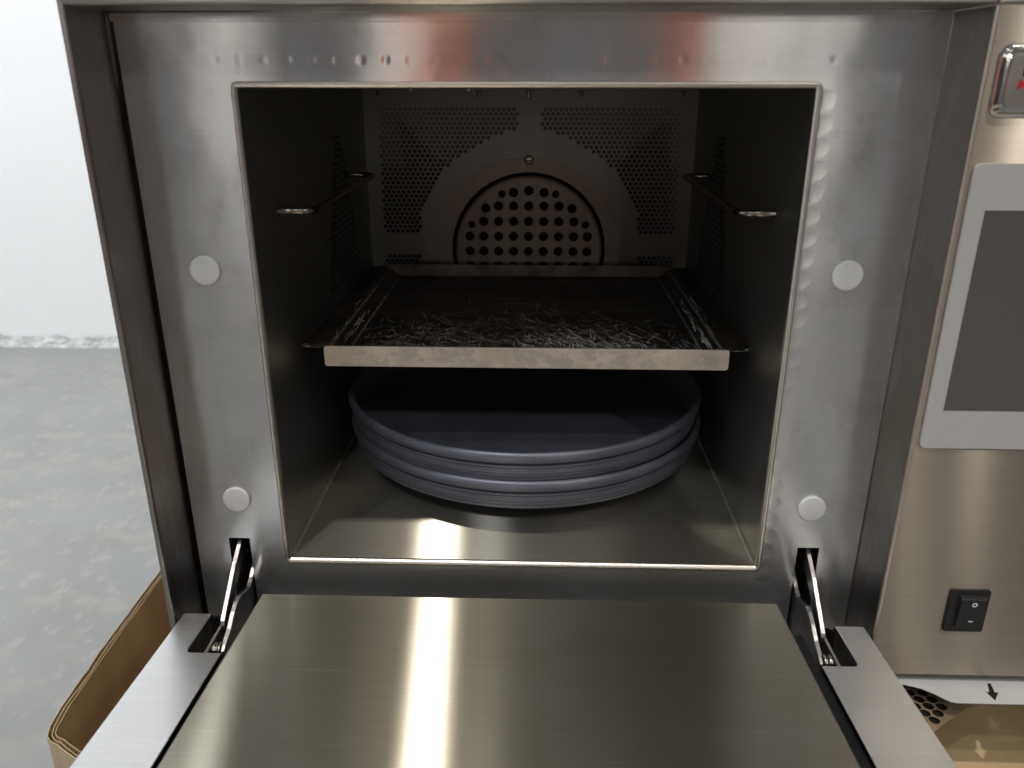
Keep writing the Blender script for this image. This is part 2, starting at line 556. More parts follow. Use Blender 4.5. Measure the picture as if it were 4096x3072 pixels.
# matrices: (a,b,c) -> world
XZ = lambda y: Matrix(((1, 0, 0, 0), (0, 0, 1, y), (0, 1, 0, 0), (0, 0, 0, 1)))
XY = lambda z: Matrix(((1, 0, 0, 0), (0, 1, 0, 0), (0, 0, 1, z), (0, 0, 0, 1)))
YZ = lambda x: Matrix(((0, 0, 1, x), (1, 0, 0, 0), (0, 1, 0, 0), (0, 0, 0, 1)))

def circle(cx, cy, r, n=16, a0=0.0):
    return [(cx + r * math.cos(a0 + 2 * math.pi * i / n), cy + r * math.sin(a0 + 2 * math.pi * i / n)) for i in range(n)]

def rrect(x0, y0, x1, y1, r, n=5):
    out = []
    for cx, cy, a in ((x1 - r, y1 - r, 0), (x0 + r, y1 - r, 90), (x0 + r, y0 + r, 180), (x1 - r, y0 + r, 270)):
        for i in range(n + 1):
            t = math.radians(a + 90 * i / n)
            out.append((cx + r * math.cos(t), cy + r * math.sin(t)))
    return out

def lathe(name, prof, mat, parent=None, loc=(0, 0, 0), n=96, axis='z', closed=False):
    v, f = [], []
    m = len(prof)
    for i in range(n):
        a = 2 * math.pi * i / n
        for r, h in prof:
            if axis == 'z':
                v.append((loc[0] + r * math.cos(a), loc[1] + r * math.sin(a), loc[2] + h))
            elif axis == 'y':
                v.append((loc[0] + r * math.cos(a), loc[1] + h, loc[2] + r * math.sin(a)))
            else:
                v.append((loc[0] + h, loc[1] + r * math.cos(a), loc[2] + r * math.sin(a)))
    for i in range(n):
        j = (i + 1) % n
        for k in range(m - 1 if not closed else m):
            k2 = (k + 1) % m
            f.append((i * m + k, j * m + k, j * m + k2, i * m + k2))
    o = mesh(name, v, f, mat, parent, smooth=True)
    bm = bmesh.new()
    bm.from_mesh(o.data)
    bmesh.ops.remove_doubles(bm, verts=bm.verts, dist=1e-6)
    bmesh.ops.dissolve_degenerate(bm, edges=bm.edges, dist=1e-7)
    bmesh.ops.recalc_face_normals(bm, faces=bm.faces)
    bm.to_mesh(o.data)
    bm.free()
    return o

def sharp(o, deg=35):
    o.data.set_sharp_from_angle(angle=math.radians(deg))
    return o

def tube(name, pts, r, mat, parent=None, n=10):
    v, f = [], []
    P = [Vector(p) for p in pts]
    for i, p in enumerate(P):
        d = (P[min(i + 1, len(P) - 1)] - P[max(i - 1, 0)]).normalized()
        a = d.cross(Vector((0, 0, 1)))
        if a.length < 1e-3:
            a = d.cross(Vector((1, 0, 0)))
        a.normalize()
        b = d.cross(a)
        for k in range(n):
            t = 2 * math.pi * k / n
            v.append(p + r * (math.cos(t) * a + math.sin(t) * b))
    for i in range(len(P) - 1):
        for k in range(n):
            k2 = (k + 1) % n
            f.append((i * n + k, i * n + k2, (i + 1) * n + k2, (i + 1) * n + k))
    f.append(tuple(range(n)))
    f.append(tuple(reversed(range((len(P) - 1) * n, len(P) * n))))
    return mesh(name, v, f, mat, parent, smooth=True)

def empty(name, label, cat, group=None, loc=(0, 0, 0)):
    o = bpy.data.objects.new(name, None)
    COL.objects.link(o)
    o.location = loc
    o.empty_display_size = 0.05
    o['label'] = label
    o['category'] = cat
    if group:
        o['group'] = group
    return o

def tag(o, label, cat, group=None):
    o['label'] = label
    o['category'] = cat
    if group:
        o['group'] = group
    return o

# ------------------------------------------------------------------ setting
FZ = -0.60
floor = mesh('floor', [(-14, -14, FZ), (14, -14, FZ), (14, 14, FZ), (-14, 14, FZ)], [(0, 1, 2, 3)], M_floor, kind='structure')
WY = 2.285
wall = box('wall', (-6, WY, FZ + 0.020), (6, WY + 0.15, 4.6), M_wall)
wall['kind'] = 'structure'
side = box('wall', (-4.35, -6.0, FZ + 0.02), (-4.2, WY - 0.01, 4.6), M_wall)
side['kind'] = 'structure'
# rough unpainted mortar band where the wall meets the floor
def mortar():
    v, f = [], []
    nx, nz = 560, 9
    x0, x1 = -3.2, 0.2
    for i in range(nx + 1):
        x = x0 + (x1 - x0) * i / nx
        hgt = 0.030 + 0.016 * noise.noise(Vector((x * 14, 3, 0))) + 0.010 * noise.noise(Vector((x * 45, 9, 1)))
        for k in range(nz + 1):
            t = k / nz
            z = FZ + hgt * t
            y = WY - 0.035 * (1 - t) ** 1.5 - 0.004 - 0.016 * noise.noise(Vector((x * 50, z * 90, 4))) * (1 - t * 0.7)
            v.append((x, y, z))
    for i in range(nx):
        for k in range(nz):
            a = i * (nz + 1) + k
            f.append((a, a + nz + 1, a + nz + 2, a + 1))
    o = mesh('mortar_band', v, f, M_mortar, kind='structure')
    return o
mortar()

# plywood board the oven stands on
board = box('plywood_board', (-0.20, -0.055, -0.138), (0.95, 0.52, -0.12), M_wood, bev=0.001)
tag(board, 'pale plywood board lying under the oven, seen at its lower right', 'board')
st = empty('wooden_stand', 'low timber stand hidden under the plywood board', 'stand')
for sx in (-0.17, 0.86):
    for sy in (0.0, 0.44):
        box('leg', (sx, sy, FZ), (sx + 0.06, sy + 0.06, -0.139), M_wood, st)

# ------------------------------------------------------------------ OVEN
oven = empty('countertop_oven', 'open stainless steel high speed oven with its door folded down', 'oven')
XL, XR, HO, D = -0.2297, 0.2300, 0.316, 0.342
HW = 0.165
TOPZ = 0.3525
YF = -0.042

# face plate with the cavity opening and two hinge slots
slotL = [(-0.2040, 0.0190), (-0.1892, 0.0190), (-0.1892, -0.075), (-0.2040, -0.075)]
slotR = [(0.1890, 0.0190), (0.2037, 0.0190), (0.2037, -0.075), (0.1890, -0.075)]
face_outer = [(XL + 0.0030, -0.10), (XR - 0.0004, -0.10), (XR - 0.0004, TOPZ - 0.0006), (XL + 0.0030, TOPZ - 0.0006)]
face = plate('face_plate', [face_outer, rrect(-HW, 0, HW, HO, 0.0025), slotL, slotR], 0.0012, XZ(0.0006), M_face, oven)

box('gap_blocker', (XL + 0.0002, 0.006, -0.10), (XL + 0.0060, 0.007, TOPZ), M_dark, oven)  # added dark strip standing in for gap shade, hides the bright wall
# rolled bright rim round the opening
def rim():
    prof = []
    q = 0.0032
    prof.append((0.0006, 0.0))
    for i in range(7):
        a = math.radians(90 * i / 6)
        prof.append((-q * (1 - math.cos(a)) if False else -(q * math.sin(a)), -0.0006 + q * (1 - math.cos(a))))
    v, f = [], []
    def ring(inset, y):
        # inset>0 goes outward
        return [(p[0], y, p[1]) for p in rrect(-HW - inset, 0 - inset, HW + inset, HO + inset, max(0.0004, 0.0032 + inset), 4)]
    rings = [ring(a, y) for a, y in prof]
    n = len(rings[0])
    for r in rings:
        v += r
    for i in range(len(rings) - 1):
        for k in range(n):
            k2 = (k + 1) % n
            f.append((i * n + k, i * n + k2, (i + 1) * n + k2, (i + 1) * n + k))
    o = mesh('opening_rim', v, f, M_rim, oven, smooth=True)
    return o
rim()

# cavity walls (thin sheets)
g = HW - 0.0032
zf, zc = 0.0032, HO - 0.0032
mesh('cavity_side_wall', [(-g, .0026, zf), (-g, D, zf), (-g, D, zc), (-g, .0026, zc)], [(0, 1, 2, 3)], M_cav, oven)
mesh('cavity_side_wall', [(g, .0026, zf), (g, D, zf), (g, D, zc), (g, .0026, zc)], [(0, 3, 2, 1)], M_cav, oven)
mesh('cavity_floor', [(-g, .0026, zf), (g, .0026, zf), (g, D, zf), (-g, D, zf)], [(0, 1, 2, 3)], M_cavfloor, oven)
mesh('cavity_ceiling', [(-g, .0026, zc), (g, .0026, zc), (g, D, zc), (-g, D, zc)], [(0, 3, 2, 1)], M_cav, oven)
# weld fillets along the floor corners
for s in (-1, 1):
    prism('corner_weld', [(s * g, zf), (s * (g - 0.0014), zf + 0.0001), (s * (g - 0.0005), zf + 0.0005), (s * (g - 0.0001), zf + 0.0014)],
          'y', 0.006, D - 0.002, M_weld, oven)

# back plate with perforations
def in_poly(x, y, poly):
    c = False
    n = len(poly)
    for i in range(n):
        x1, y1 = poly[i]
        x2, y2 = poly[(i + 1) % n]
        if (y1 > y) != (y2 > y) and x < (x2 - x1) * (y - y1) / (y2 - y1) + x1:
            c = not c
    return c
def perf_holes():
    holes = []
    px, pz = 0.00505, 0.00437
    z = 0.2903
    row = 0
    regL = [(-0.150, 0.294), (-0.0120, 0.294), (-0.0120, 0.2715), (-0.031, 0.2665), (-0.043, 0.262), (-0.066, 0.249),
            (-0.076, 0.2395), (-0.0865, 0.2335), (-0.0965, 0.214), (-0.1085, 0.190), (-0.1110, 0.1700), (-0.150, 0.170)]
    regL2 = [(-0.150, 0.1475), (-0.1125, 0.1475), (-0.1115, 0.120), (-0.150, 0.120)]
    while z > 0.12:
        k = 0
        off = 0.0 if row % 2 == 0 else px / 2
        x = -0.1462 + off
        while x < -0.010:
            if in_poly(x, z, regL) or in_poly(x, z, regL2):
                holes.append((x, z))
                holes.append((-x + 0.0004, z))
            x += px
        z -= pz
        row += 1
    return holes
ph = perf_holes()
fan_c = (0.0, 0.1530)
back_loops = [[(-g, zf), (g, zf), (g, zc), (-g, zc)], circle(fan_c[0], fan_c[1], 0.0782, 64)]
back_loops += [circle(x, z, 0.00205, 8) for x, z in ph]
plate('back_plate', back_loops, 0.0010, XZ(D), M_back, oven)
# what shows through the perforations: baffle box
pl = box('plenum', (-g - 0.004, D + 0.030, zf - 0.004), (g + 0.004, D + 0.032, zc + 0.004), M_dark, oven)
for s in (-1, 1):
    v = [(s * 0.135, D + 0.004, 0.285), (s * 0.085, D + 0.004, 0.235), (s * 0.085, D + 0.028, 0.235), (s * 0.135, D + 0.028, 0.285)]
    mesh('baffle', v, [(0, 1, 2, 3)], M_back, oven)
# fan cover: flange ring, dark groove, drilled disc
ringl = circle(fan_c[0], fan_c[1], 0.0925, 72)
# notch at the top for the screw
notch = []
for x, z in ringl:
    dx, dz = x - 0.0, z - (fan_c[1] + 0.0925)
    if abs(dx) < 0.0065 and dz > -0.006:
        notch.append((x, z - 0.0))
    else:
        notch.append((x, z))
ring_poly = []
for i in range(120):
    a = math.radians(90 + 4.6) + (2 * math.pi - math.radians(9.2)) * i / 119
    ring_poly.append((fan_c[0] + 0.0925 * math.cos(a), fan_c[1] + 0.0925 * math.sin(a)))
zt = ring_poly[-1][1]
ring_poly += [(0.0045, zt - 0.004), (0.0035, zt - 0.0085), (0.0, zt - 0.0105), (-0.0035, zt - 0.0085), (-0.0045, zt - 0.004)]
plate('fan_flange', [ring_poly, circle(fan_c[0], fan_c[1], 0.0785, 64)], 0.0012, XZ(D - 0.0012), M_fan, oven)
lathe('fan_groove', [(0.0786, 0.0004), (0.0784, 0.004), (0.0780, 0.012), (0.0700, 0.012)],
      M_dark, oven, (fan_c[0], D, fan_c[1]), 72, 'y')
lathe('fan_cover_rim', [(0.0715, -0.0054), (0.0728, -0.0050), (0.0740, -0.0038), (0.0746, -0.0020), (0.0746, 0.0060)], M_fan, oven, (fan_c[0], D, fan_c[1]), 72, 'y')
fh = []
for zi, z in enumerate((0.2138, 0.1986, 0.1834, 0.1682, 0.1530, 0.1378, 0.1226)):
    for xi in range(-4, 5):
        x = xi * 0.0152
        r = 0.0048
        zz = z
        if zi == 0:
            if abs(xi) == 1:
                zz -= 0.0018
            elif abs(xi) == 2:
                x *= 0.88
                zz -= 0.0034
                r = 0.0038
            elif abs(xi) > 2:
                continue
        if zi == 1:
            if abs(xi) == 3:
                x *= 0.95
                zz -= 0.0022
            elif abs(xi) > 3:
                continue
        if zi == 2 and abs(xi) == 4:
            x *= 0.945
            zz -= 0.0034
            r = 0.0038
        if zi > 2 and abs(xi) == 4:
            x *= 0.98
        fh.append(circle(x, zz, r, 20))
plate('fan_cover', [circle(fan_c[0], fan_c[1], 0.0718, 72)] + fh, 0.0012, XZ(D - 0.0048), M_fan, oven)
box('fan_chamber', (-0.072, D + 0.020, 0.083), (0.072, D + 0.022, 0.223), M_dark, oven)
# slotted screw
sc = lathe('screw', [(0.0001, -0.0032), (0.0030, -0.0030), (0.0042, -0.0022), (0.0046, -0.0006), (0.0046, 0.0)], M_pewter, oven,
           (-0.0002, D - 0.0012, 0.2431), 24, 'y')
sl = box('screw_slot', (-0.0047, D - 0.0047, 0.24245), (0.0043, D - 0.0041, 0.24365), M_dark, sc)
for x in (-0.1455, -0.0483, 0.0490, 0.1459):
    lathe('rivet', [(0.0001, -0.0008), (0.0024, -0.0007), (0.0031, 0.0)], M_back, oven, (x, D - 0.0005, 0.3046), 16, 'y')
for x, r, h, y in ((-0.1131, 0.0040, 0.0058, 0.335), (-0.0847, 0.0030, 0.0042, 0.335), (-0.0581, 0.0042, 0.0058, 0.335), (-0.0415, 0.0030, 0.0040, 0.335)):
    nb = lathe('ceiling_nut', [(0.0001, -h), (r * 0.6, -h), (r * 0.62, -h * 0.72), (r, -h * 0.7), (r, 0.0)], M_pewter, oven, (x, y, zc), 6)
    sharp(nb)
tube('temperature_probe', [(-0.0012, 0.336, zc), (-0.0012, 0.336, 0.3012), (-0.0012, 0.336, 0.2998)], 0.0014, M_pewter, oven)

# jet holes in the side walls
def side_holes(s):
    v, f = [], []
    for zr in range(26):
        z = 0.272 - zr * 0.0052
        for yr in range(20):
            y = 0.165 + yr * 0.0060 + (0.003 if zr % 2 else 0)
            if not (abs(y - 0.225) < 0.012 + 0.0022 * zr and zr < 24):
                continue
            b = len(v)
            for k in range(8):
                a = 2 * math.pi * k / 8
                v.append((s * (g - 0.0002), y + 0.0021 * math.cos(a), z + 0.0021 * math.sin(a)))
            f.append(tuple(range(b, b + 8)))
    o = mesh('jet_hole_field', v, f, M_dark, oven)
    o['kind'] = 'stuff'
for s in (-1, 1):
    side_holes(s)

# wire rack supports
def rack(s, z, yf, yb, xin):
    xw = s * (g - 0.0002)
    xi = s * xin
    pts = [(xw, yf, z)]
    r = 0.009
    for i in range(7):
        a = math.radians(90 * i / 6)
        pts.append((xi + s * r * (1 - math.sin(a)), yf + r * (1 - math.cos(a)), z))
    for i in range(7):
        a = math.radians(90 * i / 6)
        pts.append((xi + s * r * (1 - math.cos(a)), yb - r * (1 - math.sin(a)), z))
    pts.append((xw, yb, z))
    tube('rack_support', pts, 0.0022, M_wire, oven)
for s in (-1, 1):
    rack(s, 0.2370, 0.049, 0.262, 0.1385)
    rack(s, 0.1365, 0.075, 0.300, 0.1385)

# case shell: recess returns, top lip, outer skin
def bar(name, prof, x0, x1, mat, parent):
    return prism(name, prof, 'x', x0, x1, mat, parent)
# left return with its rolled front edge
def return_sheet(name, x, out, mat):
    """vertical sheet from the face to the front edge, rolled over at the front; out=-1 left, +1 right"""
    pts = [(x, 0.02), (x, YF + 0.0018)]
    for i in range(6):
        a = math.radians(90 * i / 5)
        pts.append((x + out * 0.0018 * (1 - math.cos(a)), YF + 0.0018 * (1 - math.sin(a))))
    return pts
ptsL = return_sheet('', XL, -1, None) + [(XL - 0.0035, YF), (XL - 0.0035, 0.48), (XL - 0.0022, 0.48), (XL - 0.0022, YF + 0.0025), (XL - 0.0014, YF + 0.0032), (XL - 0.0014, 0.02)]
v, f = [], []
n = len(ptsL)
for z in (-0.105, 0.43):
    v += [(x, y, z) for x, y in ptsL]
f = [(i, (i + 1) % n, n + (i + 1) % n, n + i) for i in range(n)] + [tuple(range(n - 1, -1, -1)), tuple(range(n, 2 * n))]
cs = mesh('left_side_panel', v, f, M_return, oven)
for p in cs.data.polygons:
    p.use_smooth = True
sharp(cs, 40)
# top lip (soffit + fascia)
lipp = [(0.02, TOPZ), (YF + 0.0020, TOPZ)]
for i in range(6):
    a = math.radians(90 * i / 5)
    lipp.append((YF + 0.0020 * (1 - math.sin(a)), TOPZ + 0.0020 * (1 - math.cos(a))))
lipp += [(YF, 0.43), (0.02, 0.43)]
M_lip = steel('lip_steel', color=(0.50, 0.48, 0.44))
lip = bar('top_fascia', lipp, XL - 0.0030, XR + 0.0, M_lip, oven)
for p in lip.data.polygons:
    p.use_smooth = True
sharp(lip, 30)
# inner corner flange strip below the lip, where the face sheet folds
prism('fold_strip', [(-0.0016, TOPZ - 0.0052), (-0.0016, TOPZ - 0.0008), (-0.0002, TOPZ - 0.0008), (-0.0002, TOPZ - 0.0052)], 'x', XL + 0.002, XR - 0.002, M_face, oven)

# control panel body (front + return into the recess)
pc = [(XR, 0.02), (XR, YF + 0.0022)]
for i in range(7):
    a = math.radians(90 * i / 6)
    pc.append((XR + 0.0022 * (1 - math.cos(a)), YF + 0.0022 * (1 - math.sin(a))))
PXR = 0.52
pc += [(PXR, YF), (PXR, YF + 0.0012), (XR + 0.0022, YF + 0.0012), (XR + 0.0012, YF + 0.0030), (XR + 0.0012, 0.02)]
n = len(pc)
v = []
for z in (-0.0500, TOPZ - 0.0008):
    v += [(x, y, z) for x, y in pc]
f = [(i, (i + 1) % n, n + (i + 1) % n, n + i) for i in range(n)] + [tuple(range(n - 1, -1, -1)), tuple(range(n, 2 * n))]
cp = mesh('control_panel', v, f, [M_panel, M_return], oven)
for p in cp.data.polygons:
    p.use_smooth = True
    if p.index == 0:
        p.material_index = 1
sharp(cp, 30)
# fascia above and dark underside return of the panel
box('top_fascia', (XR + 0.0008, YF - 0.0006, TOPZ), (PXR, 0.02, 0.43), M_lip, oven, 0.0012)
prism('panel_lower_roll', [(YF, -0.0502), (YF + 0.0012, -0.0530), (YF + 0.006, -0.0545), (0.02, -0.0545), (0.02, -0.0502)], 'x', XR, PXR, M_slotdark, oven)
# lower case side behind the door and under the panel
box('bottom_pan', (XL - 0.001, 0.012, -0.112), (XR + 0.02, 0.46, -0.101), M_slotdark, oven)
box('case_floor', (XR + 0.001, 0.03, -0.0560), (PXR, 0.46, -0.0550), M_slotdark, oven)
for fx in (0.47,):
    lathe('foot', [(0.0001, -0.062), (0.016, -0.062), (0.018, -0.05), (0.012, 0.0)], M_black, oven, (fx, 0.03, -0.058), 20)
# back of the hinge slots: dark channels
for s in (-1, 1):
    xa, xb = (s * 0.1880, s * 0.2049)
    x0, x1 = min(xa, xb), max(xa, xb)
    z0, z1 = -0.078, 0.030
    y0, y1 = 0.0014, 0.045
    v = [(x0, y0, z0), (x1, y0, z0), (x1, y0, z1), (x0, y0, z1), (x0, y1, z0), (x1, y1, z0), (x1, y1, z1), (x0, y1, z1)]
    mesh('hinge_channel', v, [(0, 4, 5, 1), (3, 2, 6, 7), (0, 3, 7, 4), (1, 5, 6, 2), (4, 7, 6, 5)], M_slotdark, oven)

# grey silicone bumper buttons
for x, z in ((-0.1940, 0.2083), (0.1940, 0.2083), (-0.1940, 0.0500), (0.1940, 0.0500)):
    lathe('bumper_button', [(0.0001, -0.0028), (0.0080, -0.0028), (0.0088, -0.0026), (0.0092, -0.0021), (0.0093, -0.0008), (0.0090, -0.0003), (0.0090, 0.0)], M_button, oven,
          (x, 0.0, z), 40, 'y')

# ---- display, badge, switch
gl = plate('display_glass', [rrect(0.2342, 0.1157, 0.44, 0.2776, 0.0035)], 0.0022, XZ(YF - 0.0011), M_glass, oven)
bevel(gl, 0.0005)
sc_ = mesh('screen', [(0.2434, YF - 0.00226, 0.1397), (0.43, YF - 0.00226, 0.1397), (0.43, YF - 0.00226, 0.2537), (0.2434, YF - 0.00226, 0.2537)], [(0, 1, 2, 3)], M_screen, gl)

def badge():
    def ring(x0, z0, x1, z1, c, y):
        return [(x0 + c, y, z0), (x1 - c, y, z0), (x1, y, z0 + c), (x1, y, z1 - c), (x1 - c, y, z1), (x0 + c, y, z1), (x0, y, z1 - c), (x0, y, z0 + c)]
    def rr(x0, z0, x1, z1, r, y):
        return [(p[0], y, p[1]) for p in rrect(x0, z0, x1, z1, r, 5)]
    x0, z0, x1, z1 = 0.2356, 0.3000, 0.330, 0.3345
    rs = [rr(x0, z0, x1, z1, 0.0060, YF - 0.0001), rr(x0, z0, x1, z1, 0.0060, YF - 0.0006),
          rr(x0 + .0009, z0 + .0009, x1 - .0009, z1 - .0009, 0.0056, YF - 0.0008),
          rr(x0 + .0014, z0 + .0014, x1 - .0014, z1 - .0014, 0.0050, YF - 0.0010),
          rr(x0 + .0026, z0 + .0026, x1 - .0026, z1 - .0026, 0.0045, YF - 0.0032),
          rr(x0 + .0042, z0 + .0042, x1 - .0042, z1 - .0042, 0.0040, YF - 0.0034),
          rr(x0 + .0056, z0 + .0056, x1 - .0056, z1 - .0056, 0.0035, YF - 0.0024)]
    v, f = [], []
    n = len(rs[0])
    for r in rs:
        v += r
    for i in range(len(rs) - 1):
        for k in range(n):
            k2 = (k + 1) % n
            f.append((i * n + k, (i + 1) * n + k, (i + 1) * n + k2, i * n + k2))
    o = mesh('badge', v, f, M_chrome, oven, smooth=True)
    sharp(o, 25)
    rs2 = rs[-1]
    p = mesh('badge_plate', rs2, [tuple(range(len(rs2)))], M_pewter, o)
    yb = YF - 0.0030
    prism('letter_stroke', [(0.2480, 0.3196), (0.2500, 0.3196), (0.2500, 0.3250), (0.2480, 0.3250)], 'y', yb, yb + 0.0008, M_black, o)
    prism('emblem_shape', [(0.2468, 0.3132), (0.2495, 0.3150), (0.2530, 0.3146), (0.2530, 0.3160), (0.2495, 0.3158), (0.2472, 0.3182)], 'y', yb, yb + 0.0008, M_red, o)
badge()

# rocker switch
sw = plate('power_switch', [rrect(0.2725, -0.0138, 0.2970, 0.0173, 0.0012), ], 0.0020, XZ(YF - 0.0010), M_black, oven)
bevel(sw, 0.0006)
yv = YF - 0.0020
rk = prism('rocker', [(yv - 0.0034, 0.0126), (yv + 0.0004, 0.0140), (yv + 0.0004, -0.0100), (yv - 0.0006, -0.0098), (yv - 0.0018, -0.0082)], 'x', 0.2782, 0.2946, M_black, sw)
bevel(rk, 0.0004)
def rk_y(z):
    t = (0.0126 - z) / (0.0126 + 0.0082)
    return (yv - 0.0034) + t * 0.0016
v, f = [], []
n = 24
for i in range(n):
    a = 2 * math.pi * i / n
    for r in (0.0009, 0.0017):
        z = 0.0089 + r * math.sin(a)
        v.append((0.2866 + r * math.cos(a), rk_y(z) - 0.00008, z))
f = [(2 * i, 2 * i + 1, 2 * ((i + 1) % n) + 1, 2 * ((i + 1) % n)) for i in range(n)]
mesh('off_mark', v, f, M_white, sw)
za, zb = -0.0049, -0.0039
mesh('on_mark', [(0.2852, rk_y(zb) - .00008, zb), (0.2884, rk_y(zb) - .00008, zb), (0.2886, rk_y(za) - .00008, za), (0.2858, rk_y(za) - .00008, za)], [(0, 1, 2, 3)], M_white, sw)

# air filter plate sticking out under the panel, with a cut out arrow
edge = [(0.2370, -0.0440), (0.2500, -0.0447), (0.2550, -0.0455), (0.2640, -0.0487), (0.2705, -0.0535), (0.2750, -0.0580), (0.2782, -0.0605), (0.2815, -0.0613)]
strip_loop = edge + [(0.47, -0.0613), (0.47, -0.030), (0.2370, -0.030)]
arrow = [(0.3101, -0.0422), (0.3124, -0.0422), (0.3108, -0.0506), (0.3131, -0.0506), (0.3066, -0.0590), (0.3046, -0.0506), (0.3070, -0.0506)]
M_strip = plain('satin_filter_plate', (0.56, 0.56, 0.565), 0.45, 0.15, 30, 0.05)
plate('air_filter_plate', [strip_loop, arrow], 0.0010, XY(-0.0560), M_strip, oven)
# perforated filter grille below it
hl = []
for r in range(9):
    for c in range(12):
        x = 0.2653 - 0.0085 * 5 + c * 0.0085 - 0.0009 * r + (0.0 if r % 2 else 0.00425)
        y = -0.0305 - 0.0063 * r
        # clip to the slanted right edge of the grille
        if x > 0.2845 - 0.0 or x < 0.2285:
            continue
        if x > 0.2845 - max(0, (-0.052 - y)) * 1.3:
            continue
        hl.append((x, y))
gr_loop = [(0.2255, -0.0270), (0.3060, -0.0270), (0.3060, -0.0470), (0.2960, -0.0505), (0.2725, -0.0660), (0.2620, -0.0740), (0.2255, -0.0850)]
M_grille = plain('wood_reflecting_grille', (0.28, 0.21, 0.135), 0.5, 0.2, 60, 0.2)  # steel grille; the wood's reflection is put into its brown colour
plate('filter_grille', [gr_loop] + [circle(x, y, 0.0036, 14) for x, y in hl], 0.0008, XY(-0.0700), M_grille, oven)
v, f = [], []
for k in range(64):
    x = 0.2260 + k * 0.00062
    b = len(v)
    v += [(x, -0.083, -0.0718), (x + 0.0003, -0.083, -0.0718), (x + 0.0003, -0.028, -0.0718), (x, -0.028, -0.0718)]
    f.append((b, b + 1, b + 2, b + 3))
fm = mesh('filter_mesh', v, f, M_slotdark, oven)
fm['kind'] = 'stuff'
mesh('filter_backing', [(0.2258, -0.0845, -0.0722), (0.2560, -0.0740, -0.0722), (0.2860, -0.052, -0.0722), (0.2960, -0.0275, -0.0722), (0.2258, -0.0275, -0.0722)], [(0, 1, 2, 3, 4)], M_dark, oven)

# ------------------------------------------------------------------ DOOR
TILT = math.atan(0.066)
door = bpy.data.objects.new('door', None)
COL.objects.link(door)
door.parent = oven
door.location = (0, -0.0335, -0.0195)
door.rotation_euler = (-TILT, 0, 0)   # outward edge rises a little
DL = 0.40
# frame top plate: local x, local y (negative outward), local z = height
FW = 0.2268
fo = [(-FW, -0.0002), (-0.2082, -0.0002)]
slr = lambda s: [(s * 0.2082, 0.0), (s * 0.2080, -0.0385), (s * 0.2074, -0.0412), (s * 0.2055, -0.0424), (s * 0.1856, -0.0424)]
frame_left = [(-FW, 0.0), (-0.2082, 0.0), (-0.2080, -0.0385), (-0.2072, -0.0414), (-0.2050, -0.0424), (-0.1855, -0.0424), (-0.1855, -DL + .04), (0.1855, -DL + .04),
              (0.1855, -0.0424), (0.2050, -0.0424), (0.2072, -0.0414), (0.2080, -0.0385), (0.2082, 0.0), (FW, 0.0), (FW, -DL), (-FW, -DL)]
df = plate('door_frame', [frame_left], 0.0012, XY(-0.0006), M_frame, door, 0.0004)
# outer skin box under the frame
for s in (-1, 1):
    box('door_side_skin', (min(s * FW, s * (FW - .0012)), -DL, -0.045), (max(s * FW, s * (FW - .0012)), 0.0, -0.0013), M_frame, door)
    # slot cheek walls: end flange of the frame piece and channel sides
    xa = s * 0.2086
    v = [(xa, 0.0, -0.0012), (xa, -0.0424, -0.0012), (xa, -0.0424, -0.030), (xa, 0.0, -0.030)]
    mesh('slot_wall', v, [(0, 1, 2, 3)], M_slotdark, door)
    v = [(s * 0.2086, -0.0430, -0.0012), (s * 0.1800, -0.0430, -0.0012), (s * 0.1800, -0.0430, -0.030), (s * 0.2086, -0.0430, -0.030)]
    mesh('slot_wall', v, [(0, 1, 2, 3)], M_slotdark, door)
    v = [(s * 0.2086, 0.0, -0.0300), (s * 0.1720, 0.0, -0.0300), (s * 0.1720, -DL + .03, -0.0300), (s * 0.2086, -DL + .03, -0.0300)]
    mesh('slot_floor', v, [(0, 1, 2, 3)], M_dark, door)
    # far end flange folded down
    v = [(s * FW, 0.0002, -0.0008), (s * 0.2082, 0.0002, -0.0008), (s * 0.2030, 0.0060, -0.0060), (s * 0.2030, 0.0060, -0.040), (s * FW, 0.0002, -0.040)]
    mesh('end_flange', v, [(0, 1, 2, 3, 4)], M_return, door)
    # choke gap floor: dark plastic cover between frame and inner panel
    xs = sorted((s * 0.1853, s * 0.1700))
    box('choke_cover', (xs[0], -DL + .045, -0.0060), (xs[1], -0.0050, -0.0040), M_gap, door)
# raised inner panel
pn = box('inner_panel', (-0.1750, -DL + 0.052, -0.004), (0.1712, 0.0068, 0.0120), M_door, door, 0.0011, 3)
box('panel_backing', (-0.168, -DL + 0.055, -0.028), (0.166, 0.003, -0.0042), M_slotdark, door)
box('door_skin', (-FW, -DL, -0.0465), (FW, 0.004, -0.0450), M_frame, door)

